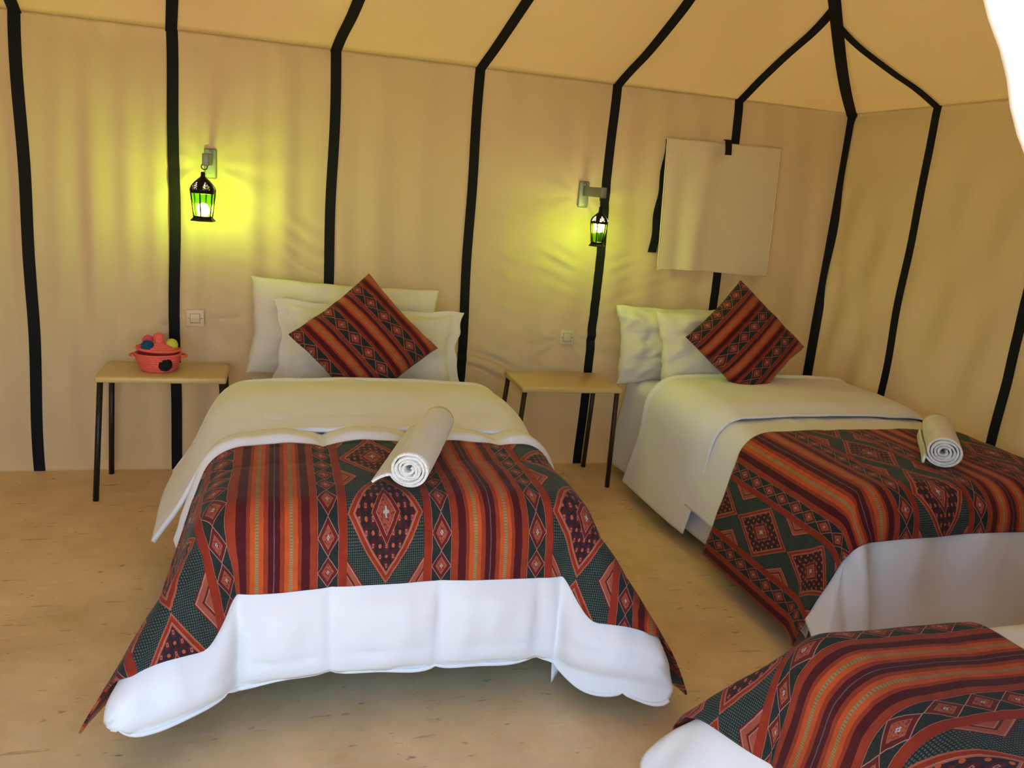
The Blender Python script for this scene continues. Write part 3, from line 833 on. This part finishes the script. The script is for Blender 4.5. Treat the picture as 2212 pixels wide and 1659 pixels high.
# ------------------------------------------------------------------ towels
def rolled_towel(p0, p1, rad, label, squash=0.9, tail=0.05, seed=0):
    p0, p1 = Vector(p0), Vector(p1)
    ax = (p1-p0).normalized(); L = (p1-p0).length
    up = Vector((0, 0, 1)); up = (up-ax*up.dot(ax)).normalized(); sd = ax.cross(up)
    turns = 4.6; n = 190; m = 26
    V = []; F = []
    for j in range(m):
        g = j/(m-1)
        end = 0.010*(sin(pi*g)**0.25-1)
        for i in range(n+14):
            if i < n:
                th = turns*2*pi*i/n
                r = 0.010+(rad-0.010)*(i/n)
                r += 0.0025*nz(th*0.7, g*2, seed)
                a = -th+0.9
                q_ = sd*(r*cos(a))+up*(r*sin(a)*squash)
                last = (q_, a, r)
            else:
                k = (i-n+1)/14
                q_, a, r = last
                q_ = q_+sd*(-tail*k)*1.0+up*(-(q_.dot(up)+rad*squash-0.006)*k*k)
            wob = 0.006*sin(i*0.21)*(1 if j in (0, m-1) else 0)
            V.append(p0+ax*(L*g+wob+0.004*nz(i*0.05, g*3, seed+1))+q_*(1+0.02*nz(g*5, i*0.04, seed)))
    W = n+14
    for j in range(m-1):
        for i in range(W-1):
            a = j*W+i; F.append((a, a+1, a+W+1, a+W))
    o = build('rolled_towel', V, F, MAT['terry'], None, ((p0.x+p1.x)/2, (p0.y+p1.y)/2, min(v.z for v in V)))
    solid(o, 0.0075, 0); tag(o, label, 'towel', 'rolled towels on the beds'); return o
rolled_towel((0.362, 2.15, 0.708), (0.532, 2.62, 0.712), 0.056, 'rolled white towel lying on the runner of the quilted bed', seed=1)
rolled_towel((2.325, 2.29, 0.692), (2.575, 2.60, 0.692), 0.062, 'rolled white towel on the runner by the right canvas wall', seed=7, tail=0.004)

# hanging towel on the canvas
def hang(a, b):
    x = 1.948+0.680*a+0.024*b*1.0
    zt = 1.806-0.020*sin(pi*a)*0+0.006*a; zb = 1.124
    z = zt+(zb-zt)*b+0.006*sin(a*5)*b
    fold = 0.004*sin(a*15+1.2*b)*(0.3+0.7*b)+0.024*exp(-((a-0.36+0.10*b)/0.10)**2)*(0.25+b)-0.014*exp(-((a-0.15-0.04*b)/0.07)**2)*b+0.012*exp(-((a-0.72+0.03*b)/0.12)**2)*b
    pull = 0.012*exp(-((a-0.50)/0.08)**2-((b-0.08)/0.12)**2)
    return (x, 4.093-fold+pull-0.014*b, z)
V, F, UV = grid(hang, lin(0, 1, 70), lin(0, 1, 80))
ht = root('hanging_towel', (2.3, 4.09, 1.124), 'cream towel hung flat on the canvas over the far bed', 'towel')
o = build('cloth', V, F, MAT['cream_terry'], ht); solid(o, 0.005)
pts = [hang(0.004, b) for b in lin(0, 1, 30)]+[hang(a, 0.996) for a in lin(0.02, 0.98, 50)]+[hang(0.996, b) for b in lin(1, 0, 30)]
V, F = tube_vf([(p[0], p[1]-0.001, p[2]) for p in pts], 0.0042, 6); build('hem', V, F, MAT['cream_terry'], ht)
# black loop that pins it, and the loose tie behind
cp = [(2.288, 4.084, 1.8225), (2.288, 4.074, 1.8225), (2.289, 4.066, 1.817), (2.290, 4.061, 1.80), (2.293, 4.060, 1.775), (2.296, 4.062, 1.748)]
lp = strap_mesh('hanging_loop', cp, [(1, 0, 0.02)]*6, [(0, 0, 1), (0, -.3, .95), (0, -0.8, 0.6), (0, -1, 0.1), (0, -1, 0), (0, -1, 0)], None, w=0.0185, off=0.0)
tag(lp, 'short black webbing loop pinning the hanging towel to the canvas', 'strap')
cp = [(1.974+0.005*sin(k*0.7)-0.024*(k/24)**1.1, 4.112-0.003*sin(k*0.3), 1.800-0.590*k/24) for k in range(25)]
lt = strap_mesh('tie_strap', cp, [(1, 0, 0)]*25, [(0, -1, 0)]*25, None, w=0.024, off=0.0)
tag(lt, 'loose black tie strap hanging behind the left edge of the towel', 'strap')

# ------------------------------------------------------------------ wall lanterns
def lantern(px, pz, arm_len, cx_drop, R, rb, Hbody, Hdome, Hneck, bulb_rel, power, label, rot, holes=True, swing=0.0):
    yw = YB-wall_disp(px, pz)-0.012
    rt = root('wall_lantern', (px, YB-0.02, pz-0.08), label, 'lamp', 'wall lanterns')
    V, F = box_vf(px-0.028, px+0.028, yw-0.010, yw+0.008, pz-0.067, pz+0.067)
    o = build('wall_plate', V, F, MAT['grey_metal'], rt); bevel(o, 0.008, 3)
    for dz in (-0.048, 0.048):
        V, F = tube_vf([(px, yw-0.0095, pz+dz), (px, yw-0.0125, pz+dz)], 0.0045, 10); build('screw', V, F, MAT['plastic'], o)
    ye = yw-arm_len
    V, F = box_vf(px-0.008, px+0.008, ye, yw-0.008, pz-0.008, pz+0.040)
    arm = build('arm', V, F, MAT['grey_metal'], rt); bevel(arm, 0.003, 2)
    V, F = box_vf(px-0.014, px+0.014, ye-0.012, ye+0.016, pz-0.010, pz+0.042)
    o = build('arm_end', V, F, MAT['grey_metal'], arm); bevel(o, 0.004, 2)
    cx, cy = px+swing, ye+0.002
    ztop = pz-0.010
    # hook ring
    V, F = tube_vf([(px+0.012*sin(t)+swing*0.5, cy, ztop-0.010-0.012*cos(t)+0.006) for t in lin(0, 2*pi, 17)], 0.0022, 6)
    build('hook', V, F, MAT['black_iron'], rt)
    zn = ztop-cx_drop
    zd = zn-Hneck; zs_ = zd-Hdome; zb = zs_-Hbody
    V, F = lathe_vf([(0.006, zn), (0.009, zn-0.004), (0.0085, zd+0.006), (0.012, zd)], (cx, cy, 0), 12); build('neck', V, F, MAT['black_iron'], rt)
    # pierced dome: facets with little cut-outs
    ns, nr, nc = 6, 18, 12
    def dome(k, f, j):
        r = 0.010+(R*1.0-0.010)*(sin(f*pi*0.56)/sin(pi*0.56))**0.85 if f < 1 else R
        r = 0.010+(R*1.06-0.010)*min(1, sin(min(1, f*1.08)*pi/2)**0.9)
        if f > 0.86: r = R*1.06-(f-0.86)/0.14*0.06*R
        a0 = rot+2*pi*k/ns; a1 = rot+2*pi*(k+1)/ns
        A = Vector((cos(a0), sin(a0))); Bv = Vector((cos(a1), sin(a1)))
        pnt = A*(1-j/nc)+Bv*(j/nc)
        bul = 1+0.10*sin(pi*j/nc)*sin(f*pi)
        return (cx+pnt.x*r*bul, cy+pnt.y*r*bul, zd-Hdome*f)
    V = []; F = []
    for k in range(ns):
        base = len(V)
        for i in range(nr+1):
            for j in range(nc+1): V.append(dome(k, i/nr, j))
        for i in range(nr):
            for j in range(nc):
                ii = i-nr*0.55; jj = abs(j+0.5-nc/2)
                hole = holes and 6 <= i <= 14 and ((jj < 1 and i in (6, 7, 9, 10, 12, 13)) or (1 < jj < 2 and i in (8, 9, 11, 12, 14)) or (2 < jj < 3 and i in (10, 11, 13, 14)))
                if hole: continue
                a = base+i*(nc+1)+j; F.append((a, a+1, a+nc+2, a+nc+1))
    o = build('dome', V, F, MAT['black_iron'], rt); solid(o, 0.0012)
    def hexp(r, k, z): a = rot+2*pi*k/ns; return Vector((cx+r*cos(a), cy+r*sin(a), z))
    for k in range(ns):
        V, F = tube_vf([hexp(R*0.98, k, zs_+0.002), hexp(rb, k, zb)], 0.0032, 6); build('glazing_bar', V, F, MAT['black_iron'], rt)
        A, Bq, Cq, Dq = hexp(R*0.955, k, zs_+0.006), hexp(R*0.955, k+1, zs_+0.006), hexp(rb*0.955, k+1, zb-0.006), hexp(rb*0.955, k, zb-0.006)
        pn = build('pane', [A, Bq, Cq, Dq], [(0, 1, 2, 3)], MAT['glass'], rt, smooth=False)
    for r, z in ((R*0.99, zs_), (rb*1.02, zb)):
        V, F = tube_vf([hexp(r, k, z) for k in range(ns+1)], 0.0035, 6); build('ring', V, F, MAT['black_iron'], rt)
    V = []; F = []
    for r, z in ((rb*0.93, zb+0.002), (rb*1.38, zb-0.016), (rb*1.38, zb-0.019), (0.002, zb-0.012)):
        for k in range(ns): V.append(hexp(r, k, z))
    for i in range(3):
        for k in range(ns): F.append((i*ns+k, i*ns+(k+1) % ns, (i+1)*ns+(k+1) % ns, (i+1)*ns+k))
    build('base_skirt', V, F, MAT['black_iron'], rt, smooth=False)
    zl = zb+Hbody*bulb_rel
    V, F = lathe_vf([(0.0005, -0.026), (0.017, -0.023), (0.0235, -0.012), (0.0245, 0.008), (0.017, 0.024), (0.0005, 0.031)], (cx, cy, zl), 16)
    build('bulb', V, F, bulb_material(power), rt)
    return rt
lantern(-0.296, 1.484, 0.27, 0.026, 0.053, 0.039, 0.101, 0.066, 0.022, 0.28, 600.0, 'lit green lantern on a grey bracket above the quilted bed', radians(20), swing=-0.012)
lantern(1.527, 1.484, 0.275, 0.040, 0.044, 0.031, 0.094, 0.050, 0.030, 0.80, 400.0, 'lit green lantern on a grey bracket above the bare table', radians(58), swing=-0.004)

# ------------------------------------------------------------------ wall switches
for i, ((xo, zo), lab) in enumerate(zip(OUTLETS, ('ivory wall switch plate above the basket table', 'ivory wall switch plate above the bare side table'))):
    yy = YB-max(wall_disp(xo+i_*0.02, zo+j_*0.02) for i_ in (-2, -1, 0, 1, 2) for j_ in (-2, -1, 0, 1, 2))-0.002
    rt = root('switch_plate', (xo, yy, zo-0.041), lab, 'switch')
    V, F = box_vf(xo-0.041, xo+0.041, yy-0.009, yy+0.003, zo-0.041, zo+0.041)
    o = build('plate', V, F, MAT['plastic'], rt); bevel(o, 0.004, 2)
    V, F = box_vf(xo-0.021, xo+0.021, yy-0.0125, yy-0.0085, zo-0.021, zo+0.021)
    o = build('rocker', V, F, MAT['plastic'], rt); bevel(o, 0.002, 2)
    fr = [(xo-0.0225, zo-0.0225), (xo+0.0225, zo-0.0225), (xo+0.0225, zo+0.0225), (xo-0.0225, zo+0.0225), (xo-0.0225, zo-0.0225)]
    V, F = tube_vf([(a, yy-0.009, b) for a, b in fr], 0.0009, 5); build('groove', V, F, MAT['dark_plastic'], rt)
    for sg in (-1, 1):
        V, F = tube_vf([(xo+sg*0.029, yy-0.0085, zo), (xo+sg*0.029, yy-0.0105, zo)], 0.0024, 8); build('screw', V, F, MAT['dark_plastic'], rt)
